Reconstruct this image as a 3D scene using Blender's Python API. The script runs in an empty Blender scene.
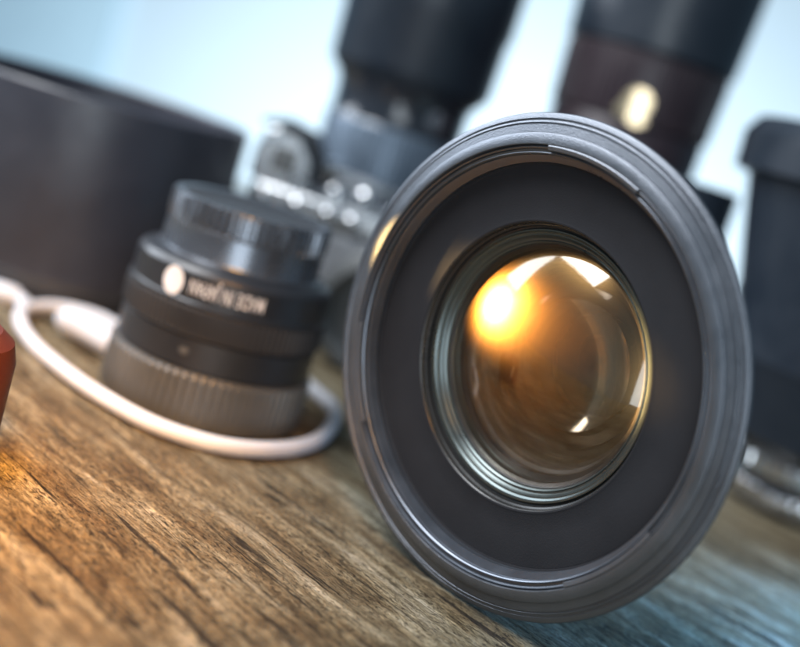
import bpy, math, random
from mathutils import Vector, Matrix, noise
random.seed(4)
MM = 0.001
S = bpy.context.scene
COL = S.collection

# ------------------------------------------------------------------ helpers
def tag(o, label=None, cat=None, group=None, kind=None):
    if label: o['label'] = label
    if cat: o['category'] = cat
    if group: o['group'] = group
    if kind: o['kind'] = kind
    return o

def empty(name, loc, label, cat, group=None):
    o = bpy.data.objects.new(name, None); COL.objects.link(o)
    o.location = Vector(loc)*MM; o.empty_display_size = 0.01
    return tag(o, label, cat, group)

class MB:
    """collects faces (mm, in the frame of matrix M) for ONE mesh object"""
    def __init__(s): s.v = []; s.f = []
    def lathe(s, prof, seg=128, closed=False, rad=None, a0=0, a1=2*math.pi):
        """prof: list of (r, z); rad(i, ang) optional multiplier/offset"""
        full = abs((a1-a0)-2*math.pi) < 1e-6
        n = seg if full else seg+1
        b = len(s.v)
        for i, (r, z) in enumerate(prof):
            for k in range(n):
                a = a0+(a1-a0)*k/seg
                rr = rad(i, a, r) if rad else r
                s.v.append((rr*math.cos(a), rr*math.sin(a), z))
        m = len(prof)
        for i in range(m if closed else m-1):
            j = (i+1) % m
            for k in range(seg):
                k2 = (k+1) % n
                s.f.append((b+i*n+k, b+i*n+k2, b+j*n+k2, b+j*n+k))
        return s
    def disc(s, r, z, seg=128):
        b = len(s.v)
        s.v += [(r*math.cos(2*math.pi*k/seg), r*math.sin(2*math.pi*k/seg), z) for k in range(seg)]
        s.f.append(tuple(b+k for k in range(seg))); return s
    def box(s, x0, x1, y0, y1, z0, z1):
        b = len(s.v)
        s.v += [(x, y, z) for z in (z0, z1) for x, y in ((x0, y0), (x1, y0), (x1, y1), (x0, y1))]
        for f in ((0,3,2,1),(4,5,6,7),(0,1,5,4),(1,2,6,5),(2,3,7,6),(3,0,4,7)):
            s.f.append(tuple(b+i for i in f))
        return s
    def prism(s, pts, y0, y1):
        """outline pts (x, z) extruded along y"""
        b = len(s.v); n = len(pts)
        s.v += [(x, y0, z) for x, z in pts]+[(x, y1, z) for x, z in pts]
        s.f.append(tuple(b+i for i in range(n))); s.f.append(tuple(b+n+i for i in reversed(range(n))))
        for i in range(n):
            j = (i+1) % n
            s.f.append((b+j, b+i, b+n+i, b+n+j))
        return s
    def tube(s, pts, r, seg=20):
        P = [Vector(p) for p in pts]; b = len(s.v); up = Vector((0, 0, 1))
        for i, p in enumerate(P):
            t = (P[min(i+1, len(P)-1)]-P[max(i-1, 0)]).normalized()
            x = t.cross(up).normalized(); y = x.cross(t)
            ri = r(i/(len(P)-1)) if callable(r) else r
            for k in range(seg):
                a = 2*math.pi*k/seg
                s.v.append(tuple(p+ri*(x*math.cos(a)+y*math.sin(a))))
        for i in range(len(P)-1):
            for k in range(seg):
                k2 = (k+1) % seg
                s.f.append((b+i*seg+k, b+i*seg+k2, b+(i+1)*seg+k2, b+(i+1)*seg+k))
        s.f.append(tuple(b+k for k in reversed(range(seg))))
        s.f.append(tuple(b+(len(P)-1)*seg+k for k in range(seg)))
        return s
    def build(s, name, mat, parent=None, M=None, bevel=0, angle=32, smooth=True):
        me = bpy.data.meshes.new(name)
        vv = [Vector(v) for v in s.v]
        if M is not None: vv = [M @ v for v in vv]
        me.from_pydata([tuple(v*MM) for v in vv], [], s.f)
        me.materials.append(mat)
        import bmesh
        bm = bmesh.new(); bm.from_mesh(me)
        bmesh.ops.remove_doubles(bm, verts=bm.verts, dist=1e-7)
        bmesh.ops.recalc_face_normals(bm, faces=bm.faces)
        bm.to_mesh(me); bm.free()
        for p in me.polygons: p.use_smooth = smooth
        if smooth: me.set_sharp_from_angle(angle=math.radians(angle))
        o = bpy.data.objects.new(name, me); COL.objects.link(o)
        if parent: o.parent = parent
        if bevel:
            bv = o.modifiers.new('edge', 'BEVEL'); bv.width = bevel*MM; bv.segments = 3; bv.limit_method = 'ANGLE'
        return o

def ribs(n, depth, rows, duty=0.5, soft=0.25):
    """radius function: grooves round a ring on the profile rows listed"""
    def f(i, a, r):
        if i not in rows: return r
        t = (a*n/(2*math.pi)) % 1.0
        d = abs(t-0.5)*2
        e = max(0.0, min(1.0, (d-duty)/soft))
        return r-depth*e
    return f

# ------------------------------------------------------------------ materials
def new_mat(name):
    m = bpy.data.materials.new(name); m.use_nodes = True
    nt = m.node_tree; return m, nt, nt.nodes, nt.links, nt.nodes['Principled BSDF']

def metal_paint(name, col, rough=0.4, metallic=0.0, bump=0.08, scale=2500, coat=0.0, var=0.25, spec=0.5, sheen=0.0):
    """procedural: fine grain bump, mottled roughness, faint dust"""
    m, nt, N, L, P = new_mat(name)
    tc = N.new('ShaderNodeTexCoord')
    n1 = N.new('ShaderNodeTexNoise'); n1.inputs['Scale'].default_value = scale; n1.inputs['Detail'].default_value = 3
    n2 = N.new('ShaderNodeTexNoise'); n2.inputs['Scale'].default_value = 90; n2.inputs['Detail'].default_value = 6; n2.inputs['Roughness'].default_value = .65
    L.new(tc.outputs['Object'], n1.inputs['Vector']); L.new(tc.outputs['Object'], n2.inputs['Vector'])
    mr = N.new('ShaderNodeMapRange'); mr.inputs['From Min'].default_value = .3; mr.inputs['From Max'].default_value = .7
    mr.inputs['To Min'].default_value = max(.02, rough*(1-var)); mr.inputs['To Max'].default_value = min(1, rough*(1+var))
    L.new(n2.outputs['Fac'], mr.inputs['Value']); L.new(mr.outputs['Result'], P.inputs['Roughness'])
    mx = N.new('ShaderNodeMix'); mx.data_type = 'RGBA'
    mx.inputs['A'].default_value = (*[c*.82 for c in col], 1); mx.inputs['B'].default_value = (*[min(1, c*1.18+.004) for c in col], 1)
    L.new(n2.outputs['Fac'], mx.inputs['Factor']); L.new(mx.outputs['Result'], P.inputs['Base Color'])
    b = N.new('ShaderNodeBump'); b.inputs['Strength'].default_value = bump; b.inputs['Distance'].default_value = .0001
    L.new(n1.outputs['Fac'], b.inputs['Height']); L.new(b.outputs['Normal'], P.inputs['Normal'])
    P.inputs['Metallic'].default_value = metallic
    P.inputs['Coat Weight'].default_value = coat; P.inputs['Coat Roughness'].default_value = .12
    P.inputs['Specular IOR Level'].default_value = spec
    if sheen: P.inputs['Sheen Weight'].default_value = sheen; P.inputs['Sheen Roughness'].default_value = .4
    return m

M_rim   = metal_paint('anodised_rim', (.155,.17,.195), .37, .8, .7, 4200)
M_thread= metal_paint('bright_thread', (.13,.145,.17), .34, .8, .15, 4000)
M_barrel= metal_paint('black_barrel', (.022,.025,.030), .38, 0, .2)
M_baffle= metal_paint('matte_baffle', (.024,.024,.027), .85, 0, .5, 3200, spec=.05)
M_cavity= metal_paint('cavity_black', (.030,.030,.030), .30, .3, .10)
M_retain= metal_paint('retaining_ring', (.10,.12,.12), .32, .8, .08)
M_inside= metal_paint('barrel_inside', (.010,.009,.009), .4, 0, .1)
M_black = metal_paint('black_satin', (.018,.021,.027), .34, 0, .12)
M_dark2 = metal_paint('black_rubber', (.020,.022,.027), .55, 0, .3)
M_gloss = metal_paint('glossy_black_cap', (.020,.023,.030), .17, 0, .05, coat=.6)
M_cap   = metal_paint('metallic_cap', (.17,.19,.22), .27, .75, .05)
M_steel = metal_paint('grey_ribbed_metal', (.14,.145,.145), .42, .5, .12)
M_hood  = metal_paint('dark_hood', (.050,.051,.066), .36, 0, .2)
M_chrome= metal_paint('satin_chrome', (.60,.62,.64), .30, 1.0, .06)
M_shiny = metal_paint('polished_chrome', (.75,.76,.78), .10, 1.0, .02)
M_leather=metal_paint('black_leatherette', (.03,.032,.036), .55, 0, .9, 900)
M_grey  = metal_paint('grey_camera_body', (.30,.31,.33), .5, .2, .15)
M_red   = metal_paint('red_tinted_cap', (.050,.006,.004), .7, 0, .15)  # red flare tint is painted into the colour of a dark cap
M_cable = metal_paint('white_cable', (.62,.64,.69), .42, 0, .04)
M_white = metal_paint('white_print', (.82,.83,.86), .6, 0, .02)
M_gold  = metal_paint('gold_plate', (.85,.66,.42), .22, .8, .05)
M_blue  = metal_paint('blue_black', (.014,.021,.032), .38, 0, .15)
M_zoom  = metal_paint('zoom_grip', (.14,.18,.23), .36, .6, .15)
M_plum  = metal_paint('plum_black', (.034,.022,.028), .40, 0, .15)

def glass_mat(name, clear, sharp, wide=None, broad=None):
    """coated glass: what lies behind shows through, plus a sharp coat reflection and tinted rough lobes that imitate a glare halo"""
    m = bpy.data.materials.new(name); m.use_nodes = True; nt = m.node_tree; N = nt.nodes; L = nt.links; N.clear()
    out = N.new('ShaderNodeOutputMaterial')
    tr = N.new('ShaderNodeBsdfTransparent'); tr.inputs['Color'].default_value = (*clear, 1)
    lw = N.new('ShaderNodeLayerWeight'); lw.inputs['Blend'].default_value = .32
    last = tr.outputs[0]
    first = True
    for lobe in (sharp, wide, broad):
        if not lobe: continue
        col, rough = lobe
        g = N.new('ShaderNodeBsdfGlossy'); g.inputs['Roughness'].default_value = rough
        g.inputs['Color'].default_value = (*col, 1)
        if first:
            tc = N.new('ShaderNodeTexCoord'); nz = N.new('ShaderNodeTexNoise'); nz.inputs['Scale'].default_value = 120; nz.inputs['Detail'].default_value = 5
            L.new(tc.outputs['Object'], nz.inputs['Vector'])
            mr = N.new('ShaderNodeMapRange'); mr.inputs['From Min'].default_value = .35; mr.inputs['From Max'].default_value = .7
            mr.inputs['To Min'].default_value = rough; mr.inputs['To Max'].default_value = rough+.05
            L.new(nz.outputs['Fac'], mr.inputs['Value']); L.new(mr.outputs['Result'], g.inputs['Roughness'])
            edge = N.new('ShaderNodeMix'); edge.data_type = 'RGBA'
            edge.inputs['A'].default_value = (*col, 1); edge.inputs['B'].default_value = (.75, .8, .8, 1)
            L.new(lw.outputs['Fresnel'], edge.inputs['Factor']); L.new(edge.outputs['Result'], g.inputs['Color'])
            first = False
        ad = N.new('ShaderNodeAddShader'); L.new(last, ad.inputs[0]); L.new(g.outputs[0], ad.inputs[1]); last = ad.outputs[0]
    L.new(last, out.inputs['Surface'])
    return m
G_front = glass_mat('coated_front_glass', (.76,.71,.67), ((.055,.052,.047), .035), ((.080,.046,.015), .27), ((.020,.009,.003), .42))  # orange wide and broad lobes stand in for the glow round the highlight
G_mid   = glass_mat('amber_coated_glass', (.74,.68,.60), ((.012,.010,.007), .06))
G_deep  = glass_mat('green_coated_glass', (.70,.62,.55), ((.012,.018,.016), .10))

# aged wood, grain along its own u axis
def wood_mat():
    m, nt, N, L, P = new_mat('weathered_wood')
    tc = N.new('ShaderNodeTexCoord')
    def mp(scale, rot=math.radians(-43)):
        a = N.new('ShaderNodeMapping'); a.inputs['Rotation'].default_value = (0, 0, -rot); L.new(tc.outputs['Object'], a.inputs['Vector'])
        b = N.new('ShaderNodeMapping'); b.inputs['Scale'].default_value = scale; L.new(a.outputs[0], b.inputs['Vector']); return b.outputs[0]
    def nz(vec, sc, det=5, rough=.6, dist=0):
        n = N.new('ShaderNodeTexNoise'); n.inputs['Scale'].default_value = sc; n.inputs['Detail'].default_value = det
        n.inputs['Roughness'].default_value = rough; n.inputs['Distortion'].default_value = dist; L.new(vec, n.inputs['Vector']); return n.outputs['Fac']
    def ramp(v, stops):
        r = N.new('ShaderNodeValToRGB'); L.new(v, r.inputs['Fac']); e = r.color_ramp.elements
        while len(e) < len(stops): e.new(.5)
        for q, (p, c) in zip(e, stops): q.position = p; q.color = (*c, 1)
        return r.outputs['Color']
    def mix(a, b, f, mode='MIX', fac=None):
        x = N.new('ShaderNodeMix'); x.data_type = 'RGBA'; x.blend_type = mode; x.clamp_factor = True
        L.new(a, x.inputs['A']); L.new(b, x.inputs['B'])
        if fac is not None: L.new(fac, x.inputs['Factor'])
        else: x.inputs['Factor'].default_value = f
        return x.outputs['Result']
    broad = nz(mp((30, 130, 60)), 1, 6, .65, .8)
    streak = nz(mp((60, 520, 300)), 1, 8, .72, .7)
    fibre = nz(mp((300, 2600, 900)), 1, 4, .7, .3)
    chips = nz(mp((520, 1150, 1000)), 1, 6, .75, .5)
    pits = nz(mp((900, 1900, 1500)), 1, 3, .6, .2)
    crack = nz(mp((26, 420, 200)), 1, 4, .55, 1.2)
    wear = nz(mp((18, 60, 40)), 1, 4, .6, .3)
    base = ramp(broad, [(.30, (.13,.085,.040)), (.45, (.27,.215,.13)), (.56, (.42,.37,.26)), (.70, (.60,.56,.46))])
    st = ramp(streak, [(.32, (.22,.19,.15)), (.45, (.72,.68,.6)), (.56, (1.0,.98,.95)), (.68, (1.5,1.46,1.4))])
    c = mix(base, st, 1.0, 'MULTIPLY')
    cp = ramp(chips, [(.38, (.16,.12,.08)), (.47, (.95,.95,.92)), (.60, (1.45,1.43,1.38))])
    wr = ramp(wear, [(.36, (.35,.35,.35)), (.54, (1,1,1))])
    c = mix(c, mix(c, cp, 1.0, 'MULTIPLY'), .9, 'MIX', wr)
    fb = ramp(fibre, [(.36, (.5,.46,.42)), (.52, (1,1,1)), (.66, (1.4,1.38,1.34))])
    c = mix(c, fb, .6, 'MULTIPLY')
    pt = ramp(pits, [(.33, (.2,.16,.12)), (.40, (1,1,1))])
    c = mix(c, pt, .8, 'MULTIPLY')
    cr = ramp(crack, [(.34, (.07,.05,.035)), (.40, (1,1,1))])
    c = mix(c, cr, .9, 'MULTIPLY')
    L.new(c, P.inputs['Base Color'])
    P.inputs['Roughness'].default_value = .6; P.inputs['Specular IOR Level'].default_value = .35
    prev = None
    for v, st_, d in ((crack, .6, .0018), (streak, 1.0, .0032), (chips, 1.0, .0020), (pits, .8, .0005), (fibre, .6, .0004)):
        b = N.new('ShaderNodeBump'); b.inputs['Strength'].default_value = st_; b.inputs['Distance'].default_value = d
        L.new(v, b.inputs['Height'])
        if prev: L.new(prev, b.inputs['Normal'])
        prev = b.outputs['Normal']
    L.new(prev, P.inputs['Normal'])
    return m
M_wood = wood_mat()

def wall_mat():
    m, nt, N, L, P = new_mat('pale_blue_wall')
    tc = N.new('ShaderNodeTexCoord'); n = N.new('ShaderNodeTexNoise'); n.inputs['Scale'].default_value = 1.5; n.inputs['Detail'].default_value = 2
    L.new(tc.outputs['Object'], n.inputs['Vector'])
    x = N.new('ShaderNodeMix'); x.data_type = 'RGBA'; x.inputs['A'].default_value = (.53,.71,.83,1); x.inputs['B'].default_value = (.58,.75,.86,1)
    L.new(n.outputs['Fac'], x.inputs['Factor']); L.new(x.outputs['Result'], P.inputs['Base Color']); P.inputs['Roughness'].default_value = .8
    return m
M_wall = wall_mat()
M_panel = metal_paint('pale_panel', (.47,.70,.84), .8, 0, .02)

# ------------------------------------------------------------------ setting
# table: planks run with the grain, gently uneven surface
tb = MB()
def table_z(x, y):
    g = math.radians(-43); u = x*math.cos(g)+y*math.sin(g); v = -x*math.sin(g)+y*math.cos(g)
    d = math.hypot(x-0, y-215)
    return .9*(noise.noise(Vector((u*.010, v*.055, 1.7)))) + .35*noise.noise(Vector((u*.04, v*.33, 5.1)))
nx, ny = 260, 260
xs = [-700+1400*i/nx for i in range(nx+1)]
xs = [(-1 if t < 0 else 1)*(abs(t)/700)**1.9*700 for t in xs]
ys = [20+ (i/ny)**1.25*740 for i in range(ny+1)]
for y in ys:
    for x in xs:
        f = min(1.0, 400/max(1, math.hypot(x, y-220)))
        tb.v.append((x, y, table_z(x, y)*.8*f-.22))
for j in range(ny):
    for i in range(nx):
        a = j*(nx+1)+i; tb.f.append((a, a+1, a+nx+2, a+nx+1))
b0 = len(tb.v)
tb.box(-700, 700, 20, 760, -42, -2.5)
o = tb.build('wooden_table', M_wood, angle=60); tag(o, kind='structure')
w = MB(); w.box(-2600, 2600, 1500, 1540, -900, 1800)
o = w.build('background_wall', M_wall); tag(o, kind='structure')
w = MB(); w.box(-2600, -460, 1486, 1499, -900, 1800)
o = w.build('wall_panel', M_panel); tag(o, kind='structure')

# ------------------------------------------------------------------ the big lens lying on its side
yaw, tilt = math.radians(-41.74), math.radians(-3.27)
n = Vector((math.sin(yaw)*math.cos(tilt), -math.cos(yaw)*math.cos(tilt), math.sin(tilt)))
C = Vector((20.75, 199.75, 44.93))
base = Vector((C.x, C.y, 0))
zax = -n                                     # local +z runs into the lens
xax = Vector((0, 0, 1)).cross(zax).normalized(); yax = zax.cross(xax)
ML = Matrix.Translation(C-base) @ Matrix(((xax.x, yax.x, zax.x), (xax.y, yax.y, zax.y), (xax.z, yax.z, zax.z))).to_4x4()
big = empty('camera_lens', base, 'large camera lens lying on its side with its wide front glass facing out, nearest object', 'camera lens')
SEG = 256
rim = MB().lathe([(43.0,2.9),(44.6,2.7),(44.95,2.4),(45.0,2.1),(44.85,1.75),(44.6,1.62),(43.95,1.40),(43.85,1.55),(43.6,1.55),(43.5,1.25),(43.2,1.12),(43.05,1.3),(42.9,1.3),(42.8,1.0),
                  (41.4,.62),(41.25,.35),(41.0,.22),(39.5,-.18),(39.25,-.15),(39.15,.05),(39.1,.5),(39.0,.8)], SEG)
rim.build('front_rim', M_rim, big, ML, angle=28)
fr = MB().lathe([(39.02,.75),(38.95,.35),(38.75,.25),(38.5,.4),(38.4,1.0),(38.1,1.05),(38.0,.7),(37.8,.6),(37.6,.8),(37.5,1.5)]
                + [p for k in range(4) for p in ((37.5-.2*k,1.55+.42*k),(37.0-.2*k,1.73+.42*k))]
                + [(36.5,3.4),(36.45,3.9),(36.4,4.3)], SEG)
fr.build('filter_thread', M_thread, big, ML, angle=25)
for a0 in (97, 217, 337):   # bayonet lugs for the hood
    a0 = math.radians(a0)
    MB().lathe([(39.2,.4),(39.15,-.1),(38.95,-.22),(38.3,-.1),(38.2,.05),(38.15,.6)], 40, a0=a0-.26, a1=a0+.26).build('bayonet_lug', M_rim, big, ML)
bf = MB().lathe([(36.45,4.2),(36.0,4.35),(35.7,4.3),(30,4.55),(26.7,4.75),(26.3,4.6),(26.05,4.65),(26.0,4.9)], SEG)
bf.build('front_baffle', M_baffle, big, ML, angle=25)
cv = MB().lathe([(26.02,4.8),(25.85,5.0),(25.7,5.9),(25.4,6.1),(25.3,7.0),(24.9,7.2)], SEG)
cv.build('inner_wall', M_cavity, big, ML, angle=25)
rt = MB().lathe([(24.95,7.1),(24.75,6.7),(24.5,6.7),(24.35,7.2),(24.0,7.5),(23.8,7.5),(23.6,7.9),(23.2,8.3),(22.9,8.35),(22.7,8.2),(22.4,8.5),(22.2,9.2)], SEG)
rt.build('retaining_ring', M_retain, big, ML, angle=25)
# front element: a convex dome (thick, two surfaces)
def dome(R, Rc, zap, nseg=22, sign=1):
    p = []
    for i in range(nseg+1):
        a = math.asin(R/Rc)*(1-i/nseg)
        p.append((max(1e-4, Rc*math.sin(a)), zap+sign*Rc*(1-math.cos(a))))
    return p
gl = MB().lathe(dome(22.6, 40, 2.6), SEG); gl.build('front_element', G_front, big, ML, angle=80)
g2 = MB().lathe(dome(18.3, 34, 10.5), 160); g2.build('second_element', G_mid, big, ML, angle=80)
g3 = MB().lathe(dome(12.5, 24, 22.8, sign=-1), 128); g3.build('rear_element', G_deep, big, ML, angle=80)
ins = MB().lathe([(22.3,9.0),(21.4,9.6),(21.2,11.4),(20.2,11.7),(20.0,13.2),(19.3,13.6),(19.2,15.8),(18.4,16.1),(17.4,16.4),(17.3,18.4),(16.2,18.8),(15.6,20.4),(13.4,20.8),(13.2,23.5),(11.6,24.0),(10.5,27.5)], 160)
ins.build('inner_barrel', M_inside, big, ML, angle=25)
ap = MB().lathe([(10.6,27.5),(6.2,28.2),(6.0,29.3)], 9); ap.disc(6.05, 29.3, 9)
ap.build('aperture_blades', M_cavity, big, ML, angle=20)
bar = MB().lathe([(43.1,2.8),(41.0,3.4),(40.4,4.0),(40.2,6.4),(38.6,7.0),(36.6,9.4)], SEG)
bar.build('barrel', M_barrel, big, ML)
fc = MB().lathe([(36.0,9.3),(36.0,10.0),(33.0,16.5),(32.0,17.0)], 560, rad=ribs(70, .6, (1, 2)))
fc.build('focus_ring', M_dark2, big, ML)
rb = MB().lathe([(32.2,16.9),(30,18),(26.5,24),(25.8,25)], SEG); rb.build('rear_barrel', M_barrel, big, ML)
mt = MB().lathe([(26,24.8),(24.5,25.2),(23.3,29.5),(22.8,30)], 160); mt.disc(22.8, 30, 160); mt.build('rear_mount', M_chrome, big, ML)

# ------------------------------------------------------------------ the small lens standing upside down
sm = empty('camera_lens', (-41,270,0), 'small black lens with white lettering, standing on its front inside the white cable loop', 'camera lens'); sm.scale = (.925, .925, 1.04)
MB().lathe([(23,0.0),(25.2,0.0),(26.1,.5),(26.6,1.2),(26.6,11.4),(26.0,12.2),(24.8,12.4)], 1152, rad=ribs(72,.75,(3,4),.45,.3)).build('aperture_ring', M_steel, sm)
MB().lathe([(24.9,12.3),(24.9,12.8),(25.5,13.1),(25.5,19.4),(24.9,19.9)], 200).build('index_ring', M_black, sm)
MB().lathe([(24.9,19.7),(26.0,20.2),(26.2,20.6),(26.2,25.6),(25.8,26.2),(25.5,26.4)], 1200, rad=ribs(100,.55,(2,3),.4,.35)).build('focus_ring', M_dark2, sm)
body_o = MB().lathe([(25.6,26.3),(26.1,26.5),(26.1,26.9),(25.6,27.2),(25.5,27.3),(25.45,33.0),(25.0,33.8),(24.2,34.4),(21.4,35.4)], 200).build('barrel', M_black, sm, angle=25)
cap_o = MB().lathe([(21.6,35.2),(20.9,35.6),(20.6,36.2),(20.4,41.6),(20.8,42.1),(20.8,46.9),(20.4,47.6),(19.5,47.8),(17.5,47.2)], 1080, rad=ribs(64,.9,(4,5),.4,.3)).build('rear_cap', M_cap, sm)
MB().lathe([(19.6,47.75),(17.5,47.25),(16,46.9),(.01,46.9)], 90).build('cap_top', M_dark2, cap_o)
# white dot index
d = MB(); 
def on_cyl(R, cz, ang, pts):
    out = []
    for (u, v) in pts:
        a = ang+u/R; out.append((R*math.cos(a), R*math.sin(a), cz+v))
    return out
def cyl_patch(mb, R, cz, ang, ru, rv, seg=40):
    b = len(mb.v)
    mb.v.append(on_cyl(R, cz, ang, [(0,0)])[0]); rings = 5
    for q in range(1, rings+1):
        mb.v += on_cyl(R, cz, ang, [(ru*q/rings*math.cos(2*math.pi*k/seg), rv*q/rings*math.sin(2*math.pi*k/seg)) for k in range(seg)])
    for k in range(seg): mb.f.append((b, b+1+k, b+1+(k+1) % seg))
    for q in range(rings-1):
        for k in range(seg):
            mb.f.append((b+1+q*seg+k, b+1+(q+1)*seg+k, b+1+(q+1)*seg+(k+1) % seg, b+1+q*seg+(k+1) % seg))
cyl_patch(d, 25.56, 30.2, math.radians(-114.0), 2.9, 3.1); d.build('white_disc', M_white, body_o, angle=60)
d = MB(); cyl_patch(d, 25.6, 16.6, math.radians(-97), 1.3, .8, 24); d.build('index_mark', M_steel, sm, angle=60)
cu = bpy.data.curves.new('lettering', 'FONT'); cu.body = 'MADE IN JAPAN'; cu.size = 4.6; cu.offset = .03; cu.space_character = 1.08; cu.align_x = 'CENTER'
to = bpy.data.objects.new('lettering_source', cu); COL.objects.link(to)
bpy.context.view_layer.update()
me = bpy.data.meshes.new_from_object(to.evaluated_get(bpy.context.evaluated_depsgraph_get()))
bpy.data.objects.remove(to)
import bmesh
bm = bmesh.new(); bm.from_mesh(me)
bmesh.ops.triangulate(bm, faces=bm.faces)
bmesh.ops.subdivide_edges(bm, edges=bm.edges, cuts=1)
xs_ = [v.co.x for v in bm.verts]; wid = max(xs_)-min(xs_); k = 18.6/wid
a0 = math.radians(-82.5)
for v in bm.verts:
    u, t = -v.co.x*k, -(v.co.y-1.65)*.98            # turned upside down with the lens
    a = a0+u/25.58; v.co = Vector((25.58*math.cos(a), 25.58*math.sin(a), 30.2+t))*MM
bm.to_mesh(me); bm.free(); me.materials.clear(); me.materials.append(M_white)
lt = bpy.data.objects.new('lettering', me); COL.objects.link(lt); lt.parent = body_o

# ------------------------------------------------------------------ white cable
def spline(P, n=14):
    P = [Vector(p) for p in P]; Q = [2*P[0]-P[1]]+P+[2*P[-1]-P[-2]]; out = []
    for i in range(1, len(Q)-2):
        for t in range(n):
            t /= n; a, b, c, d_ = Q[i-1], Q[i], Q[i+1], Q[i+2]
            out.append(.5*((2*b)+(c-a)*t+(2*a-5*b+4*c-d_)*t*t+(3*b-a-3*c+d_)*t**3))
    out.append(P[-1]); return out
cab = empty('white_cable', (-60,258,0), 'thick white cable looped on the table around the small lettered lens', 'cable')
off = Vector((-60,258,0))
pts = [(-20,296,2.2),(-10,282,2.1),(-8.5,266,2.1),(-11,250,2.1),(-18,238,2.1),(-29,230.5,2.1),(-43,230.5,2.1),(-58,238,2.1),(-71,248,2.1),(-82,259,2.1),(-91,273,2.1),(-93.5,284,2.2),(-88,291,3.0),(-78,291,3.8),(-69,288,3.4),(-62,290,2.4)]
MB().tube([Vector(p)-off for p in spline([(x*1.02, y+(y-226)*.09+6, z) for x, y, z in pts])], 1.85, 24).build('cord', M_cable, cab, angle=60)
MB().tube([Vector(p)-off for p in spline([(-65,279,4.2),(-68,281,4.2),(-74,285,4.2),(-80,288,4.2),(-85,290.5,4.0)], 10)],
          lambda t: 3.8*min(1, .55+t*4, .55+(1-t)*3.2), 28).build('plug', M_cable, cab, angle=60)
MB().tube([Vector(p)-off for p in spline([(-95.5,293,2.2),(-98,299,2.3),(-103,301.5,2.5),(-112,301,2.6)], 8)], lambda t: 2.1+(.9 if t > .55 else 0), 20).build('strain_relief', M_cable, cab, angle=60)

# ------------------------------------------------------------------ big dark hood, left
hd = empty('lens_hood', (-107,351,0), 'big dark cylindrical lens hood standing open end up at the left edge', 'lens hood')
MB().lathe([(44.0,0),(45.6,.6),(46,2),(45.6,54),(45.6,58.6),(45.1,59.4),(44.2,59.4),(43.8,58.8),(43.6,50),(43,4),(40,3.2)], 200).build('hood_wall', M_hood, hd)
MB().lathe([(46.1,3),(46.5,3.6),(46.3,8),(45.9,8.6)], 200).build('foot_band', M_dark2, hd)
MB().disc(41, 3.0, 100).build('inner_floor', M_dark2, hd)

# ------------------------------------------------------------------ silver camera behind
cam_o = empty('film_camera', (-20,374,0), 'old silver and black film camera with chrome dials standing behind the small lens', 'camera')
MB().box(-37,46,-14,14,0,39).build('body', M_grey, cam_o, bevel=3)
MB().box(-38,47,-15,15,39.02,47).build('top_plate', M_chrome, cam_o, bevel=2.2)
MB().prism([(-40,47.02),(-39.8,56),(-38,63.5),(-34,65),(-26,63),(-21.5,57),(-19.5,47.02)], -13, 13).build('viewfinder_hump', M_chrome, cam_o, bevel=1.5)
MB().prism([(-39,64.2),(-34,65.3),(-25.6,63.4),(-20.9,57),(-19.0,50),(-18.0,50),(-19.6,58),(-24.4,65),(-34,67),(-40.2,65.6)], -13.6, 13.6).build('hump_cover', M_leather, cam_o, bevel=.6)
MB().box(-34,-26,-13.8,-12.6,51,59).build('viewfinder_window', M_steel, cam_o, bevel=.6)
for (x, y, r, h, m) in ((-12,-6,4.2,5.5,M_shiny),(-2.5,-8,3.4,7,M_shiny),(8,-6,3.6,4,M_shiny),(22,-5,8.0,6,M_chrome),(38,-3,6.5,5,M_shiny)):
    MB().lathe([(r,47.02),(r,47+h*.5),(r*.93,47+h*.68),(r*.75,47+h*.86),(r*.45,47+h*.97),(.01,47+h)], 240, rad=ribs(24,.35,(0,1))).build('dial', m, cam_o, Matrix.Translation((x,y,0)))
for (x, z, r) in ((-30,33,3.0),(-33,43,2.2),(-22,43,2.6),(-12,43,2.2),(-4,43,2.6)):
    MB().lathe([(r,0),(r*.98,r*.3),(r*.85,r*.62),(r*.6,r*.88),(r*.3,r),(.01,r*1.04)], 48).build('screw_cap', M_shiny, cam_o, Matrix.Translation((x,-14.4,z)) @ Matrix.Rotation(math.pi/2, 4, 'X'))
MB().lathe([(19,0),(19,4),(17,5),(17,12),(18.5,12.6),(18.5,19),(16,20),(13,17)], 200).disc(14,14,60).build('camera_lens_mount', M_steel, cam_o, Matrix.Translation((12,-14,19)) @ Matrix.Rotation(math.pi/2, 4, 'X'))

# ------------------------------------------------------------------ tall lenses behind
la = empty('telephoto_lens', (-23,424,0), 'tall black lens with a wide flared top standing behind the silver camera', 'camera lens')
MB().lathe([(19,0),(21,1),(21,9),(19.5,10),(20,36)], 160).build('mount_end', M_plum, la)
MB().lathe([(20,35.8),(24,38),(24.6,40),(24.8,47),(24.3,47.5)], 160).build('barrel', M_plum, la)
MB().lathe([(24.3,47.4),(25.2,48),(25.9,72),(25.4,73)], 960, rad=ribs(60,.35,(1,2))).build('focus_ring', M_zoom, la)
MB().lathe([(25.3,72.8),(24.6,74),(24.8,84),(26,87.5)], 160).build('distance_scale', M_gloss, la)
MB().lathe([(26,87.4),(29.2,91),(29.8,93),(30.2,112),(31.0,114),(31.2,138),(30.6,139.4),(27.4,139)], 200).build('front_barrel', M_blue, la, angle=25)
MB().lathe([(25.2,49.4),(25.9,50),(26.5,53.4),(25.8,54)], 160).build('silver_band', M_chrome, la)
MB().disc(27.6,138.6,100).build('front_glass', M_gloss, la)
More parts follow.
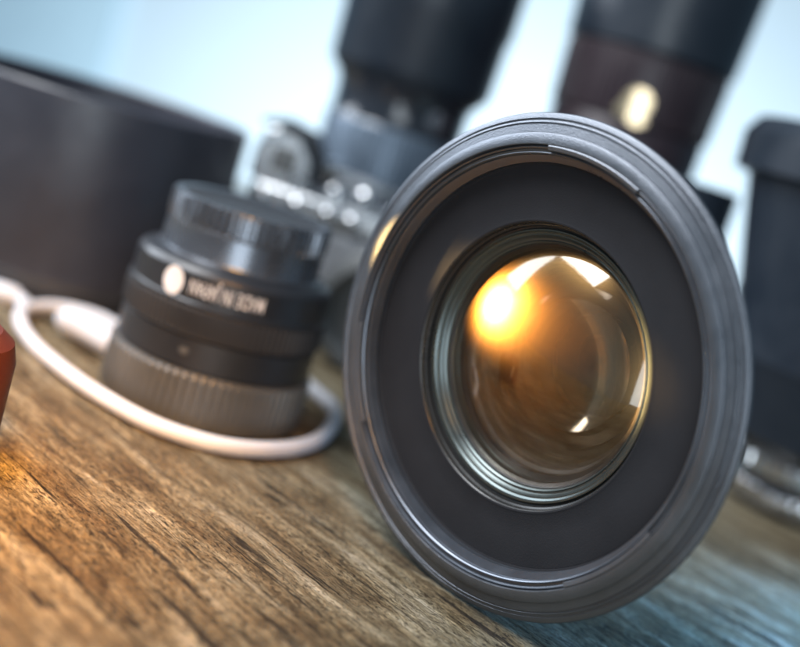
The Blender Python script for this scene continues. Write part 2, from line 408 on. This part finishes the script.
MB().lathe([(1.4,0),(1.4,4),(3.2,5.2),(4.2,7.4),(3.9,9.6),(2.4,11.2),(.01,11.8)], 48).build('glint_knob', M_shiny, la, Matrix.Translation((-15,-20,55)) @ Matrix.Rotation(math.radians(-60), 4, 'Z') @ Matrix.Rotation(math.pi/2, 4, 'X'))  # invented knob, added to give a bright glint
cyl_obj = MB(); cyl_patch(cyl_obj, 25.3, 80, math.radians(-55), 4.2, 3.2, 24); cyl_obj.build('scale_window', M_shiny, la, angle=60)

rb_ = empty('telephoto_lens', (56.5,424,0), 'tallest blue-black telephoto lens with a gold plate on its side, behind the big front lens', 'camera lens')
MB().lathe([(25,0),(27,1),(27,12),(25.5,13),(26.4,60)], 160).build('mount_end', M_plum, rb_)
MB().lathe([(26.4,59.8),(27.6,61),(28.2,98),(27.6,99)], 160).build('barrel', M_plum, rb_)
MB().lathe([(27.5,98.8),(29.0,100),(29.8,122),(28.9,123)], 1120, rad=ribs(70,.6,(1,2))).build('focus_ring', M_plum, rb_)
MB().lathe([(28.8,122.8),(30.6,124),(32.6,170),(31.6,171),(28,170)], 160).build('zoom_ring', M_blue, rb_)
MB().disc(28.2,169.8,100).build('front_glass', M_gloss, rb_)
pl = MB()
for (da, dz, ru, rv) in ((0,0,5.2,4.6),(-4.2,-3.4,2.4,2.4),(1.5,-5.6,3.6,1.8)):
    cyl_patch(pl, 29.9, 106+dz, math.radians(-96)+da/29.6, ru, rv, 24)
pl.build('gold_plate', M_gold, rb_, angle=60)

sh = empty('camera_lens', (71,374,0), 'short plain black lens standing just behind the upper right of the big rim', 'camera lens')
MB().lathe([(17,0),(19,.8),(19,20),(18.2,21),(18.2,58),(19.8,59),(19.8,85),(19,86.5),(16.5,86)], 160).build('barrel', M_blue, sh)
MB().lathe([(19.0,24),(19.7,24.6),(19.7,46),(19.0,46.6)], 800, rad=ribs(60,.5,(1,2))).build('grip_ring', M_dark2, sh)
MB().disc(16.7,85.8,80).build('front_cap', M_gloss, sh)

rr = empty('camera_lens', (131,345,0), 'dark capped lens with bright ribbed metal rings low down, cut off by the right edge', 'camera lens')
MB().lathe([(16,0),(19,.8),(19.5,2.5)], 120).build('mount_end', M_black, rr)
MB().lathe([(19.4,2.4),(20.6,2.9),(20.8,7.0),(19.8,7.5)], 640, rad=ribs(40,.8,(1,2),.4,.25)).build('ribbed_ring', M_shiny, rr)
MB().lathe([(19.7,7.4),(18.8,8),(18.8,10.6),(19.8,11)], 160).build('dark_gap_ring', M_black, rr)
MB().lathe([(19.8,10.9),(21.6,11.5),(21.9,16.0),(21,16.6)], 640, rad=ribs(40,.8,(1,2),.4,.25)).build('upper_ribbed_ring', M_shiny, rr)
MB().lathe([(21,16.5),(28,22),(34,40),(36,44),(37.5,63),(44,88),(45.5,94)], 200).build('barrel', M_blue, rr, angle=20)
MB().lathe([(45.4,93.9),(50.2,95),(50.8,106),(48,110.5),(40,111.6),(.01,111.6)], 200).build('lens_cap', M_blue, rr)

# ------------------------------------------------------------------ dark cap, flare red put into its colour, at the left edge, close to the camera
rc = empty('flare_tinted_cap', (-77.3,195,0), 'dark cap tinted red as if by flare, with a pale stripe, blurred and cut off by the left edge', 'lens cap')
MB().lathe([(12,0),(13.6,.6),(14,2),(14,18),(13.0,21.5),(10.5,23.5),(.01,24.2)], 160).build('cap_body', M_red, rc)
st = MB(); b = 0
ang = math.radians(-12)
for q in range(12):
    z = 7+q*11/11
    for da in (-.9,.9):
        a = ang+da/14+ (z-7)*-.02; st.v.append((14.12*math.cos(a),14.12*math.sin(a),z))
for q in range(11): st.f.append((2*q,2*q+1,2*q+3,2*q+2))
st.build('pale_stripe', M_white, rc)

# ------------------------------------------------------------------ light
def area(name, loc, target, size, power, col, size_y=None, spread=None):
    l = bpy.data.lights.new(name, 'AREA'); l.energy = power; l.color = col; l.size = size
    if size_y: l.shape = 'RECTANGLE'; l.size_y = size_y
    if spread: l.spread = math.radians(spread)
    o = bpy.data.objects.new(name, l); COL.objects.link(o); o.location = loc
    o.rotation_euler = (Vector(target)-Vector(loc)).to_track_quat('-Z', 'Y').to_euler()
    return o
area('key_softbox', (-.37,.13,.55), (-.03,.22,0), .40, 6.3, (.95,.97,1.0), .30)
area('left_softbox', (-.42,.40,.27), (-.06,.25,.05), .26, 1.8, (.84,.91,1.0), .22)
area('rear_window', (.06,-.50,.12), (-.03,.26,.07), .30, 2.4, (.84,.93,1.0), .5)
area('glare_beam', (-.173,.273,.062), (.0215,.2040,.053), .014, .019, (1.0,.62,.22), spread=3.4).data.shape = 'DISK'  # added unseen beam, aimed to make the glare in the front glass
area('warm_wash_fill', (-.035,.045,.17), (-.082,.18,0), .09, .20, (1.0,.42,.05), spread=42).data.shape = 'DISK'  # added fill for the orange wash on the wood, stands for no real lamp
area('cool_wash_fill', (.20,.24,.07), (.138,.232,0), .06, .17, (.10,.42,1.0), spread=60).data.shape = 'DISK'  # added fill for the blue wash at lower right, stands for no real lamp
area('wall_wash', (.08,1.04,-.14), (.08,1.5,.0), .7, 7.4, (1,.96,.94), .3)

wd = bpy.data.worlds.new('World'); S.world = wd; wd.use_nodes = True
bg = wd.node_tree.nodes['Background']; bg.inputs['Color'].default_value = (.42,.66,.88,1); bg.inputs['Strength'].default_value = .25

# ------------------------------------------------------------------ camera
p_, r_ = math.radians(10.5), math.radians(17.5)
fw = Vector((0, math.cos(p_), -math.sin(p_))); rt0 = Vector((1,0,0)); up0 = rt0.cross(fw)
ir = math.cos(r_)*rt0+math.sin(r_)*up0; iu = -math.sin(r_)*rt0+math.cos(r_)*up0
cd = bpy.data.cameras.new('camera'); co = bpy.data.objects.new('camera', cd); COL.objects.link(co); S.camera = co
co.matrix_world = Matrix(((ir.x, iu.x, -fw.x, 0), (ir.y, iu.y, -fw.y, 0), (ir.z, iu.z, -fw.z, .0833434), (0,0,0,1)))
cd.sensor_width = 36; cd.lens = 36*1150/800; cd.clip_start = .01; cd.clip_end = 20
cd.dof.use_dof = True; cd.dof.focus_distance = .204; cd.dof.aperture_fstop = 51.75/7.4; cd.dof.aperture_blades = 0
S.view_settings.view_transform = 'Standard'; S.view_settings.look = 'None'; S.view_settings.exposure = 0; S.view_settings.gamma = 1
S.render.engine = 'CYCLES'
S.cycles.max_bounces = 8; S.cycles.transparent_max_bounces = 12
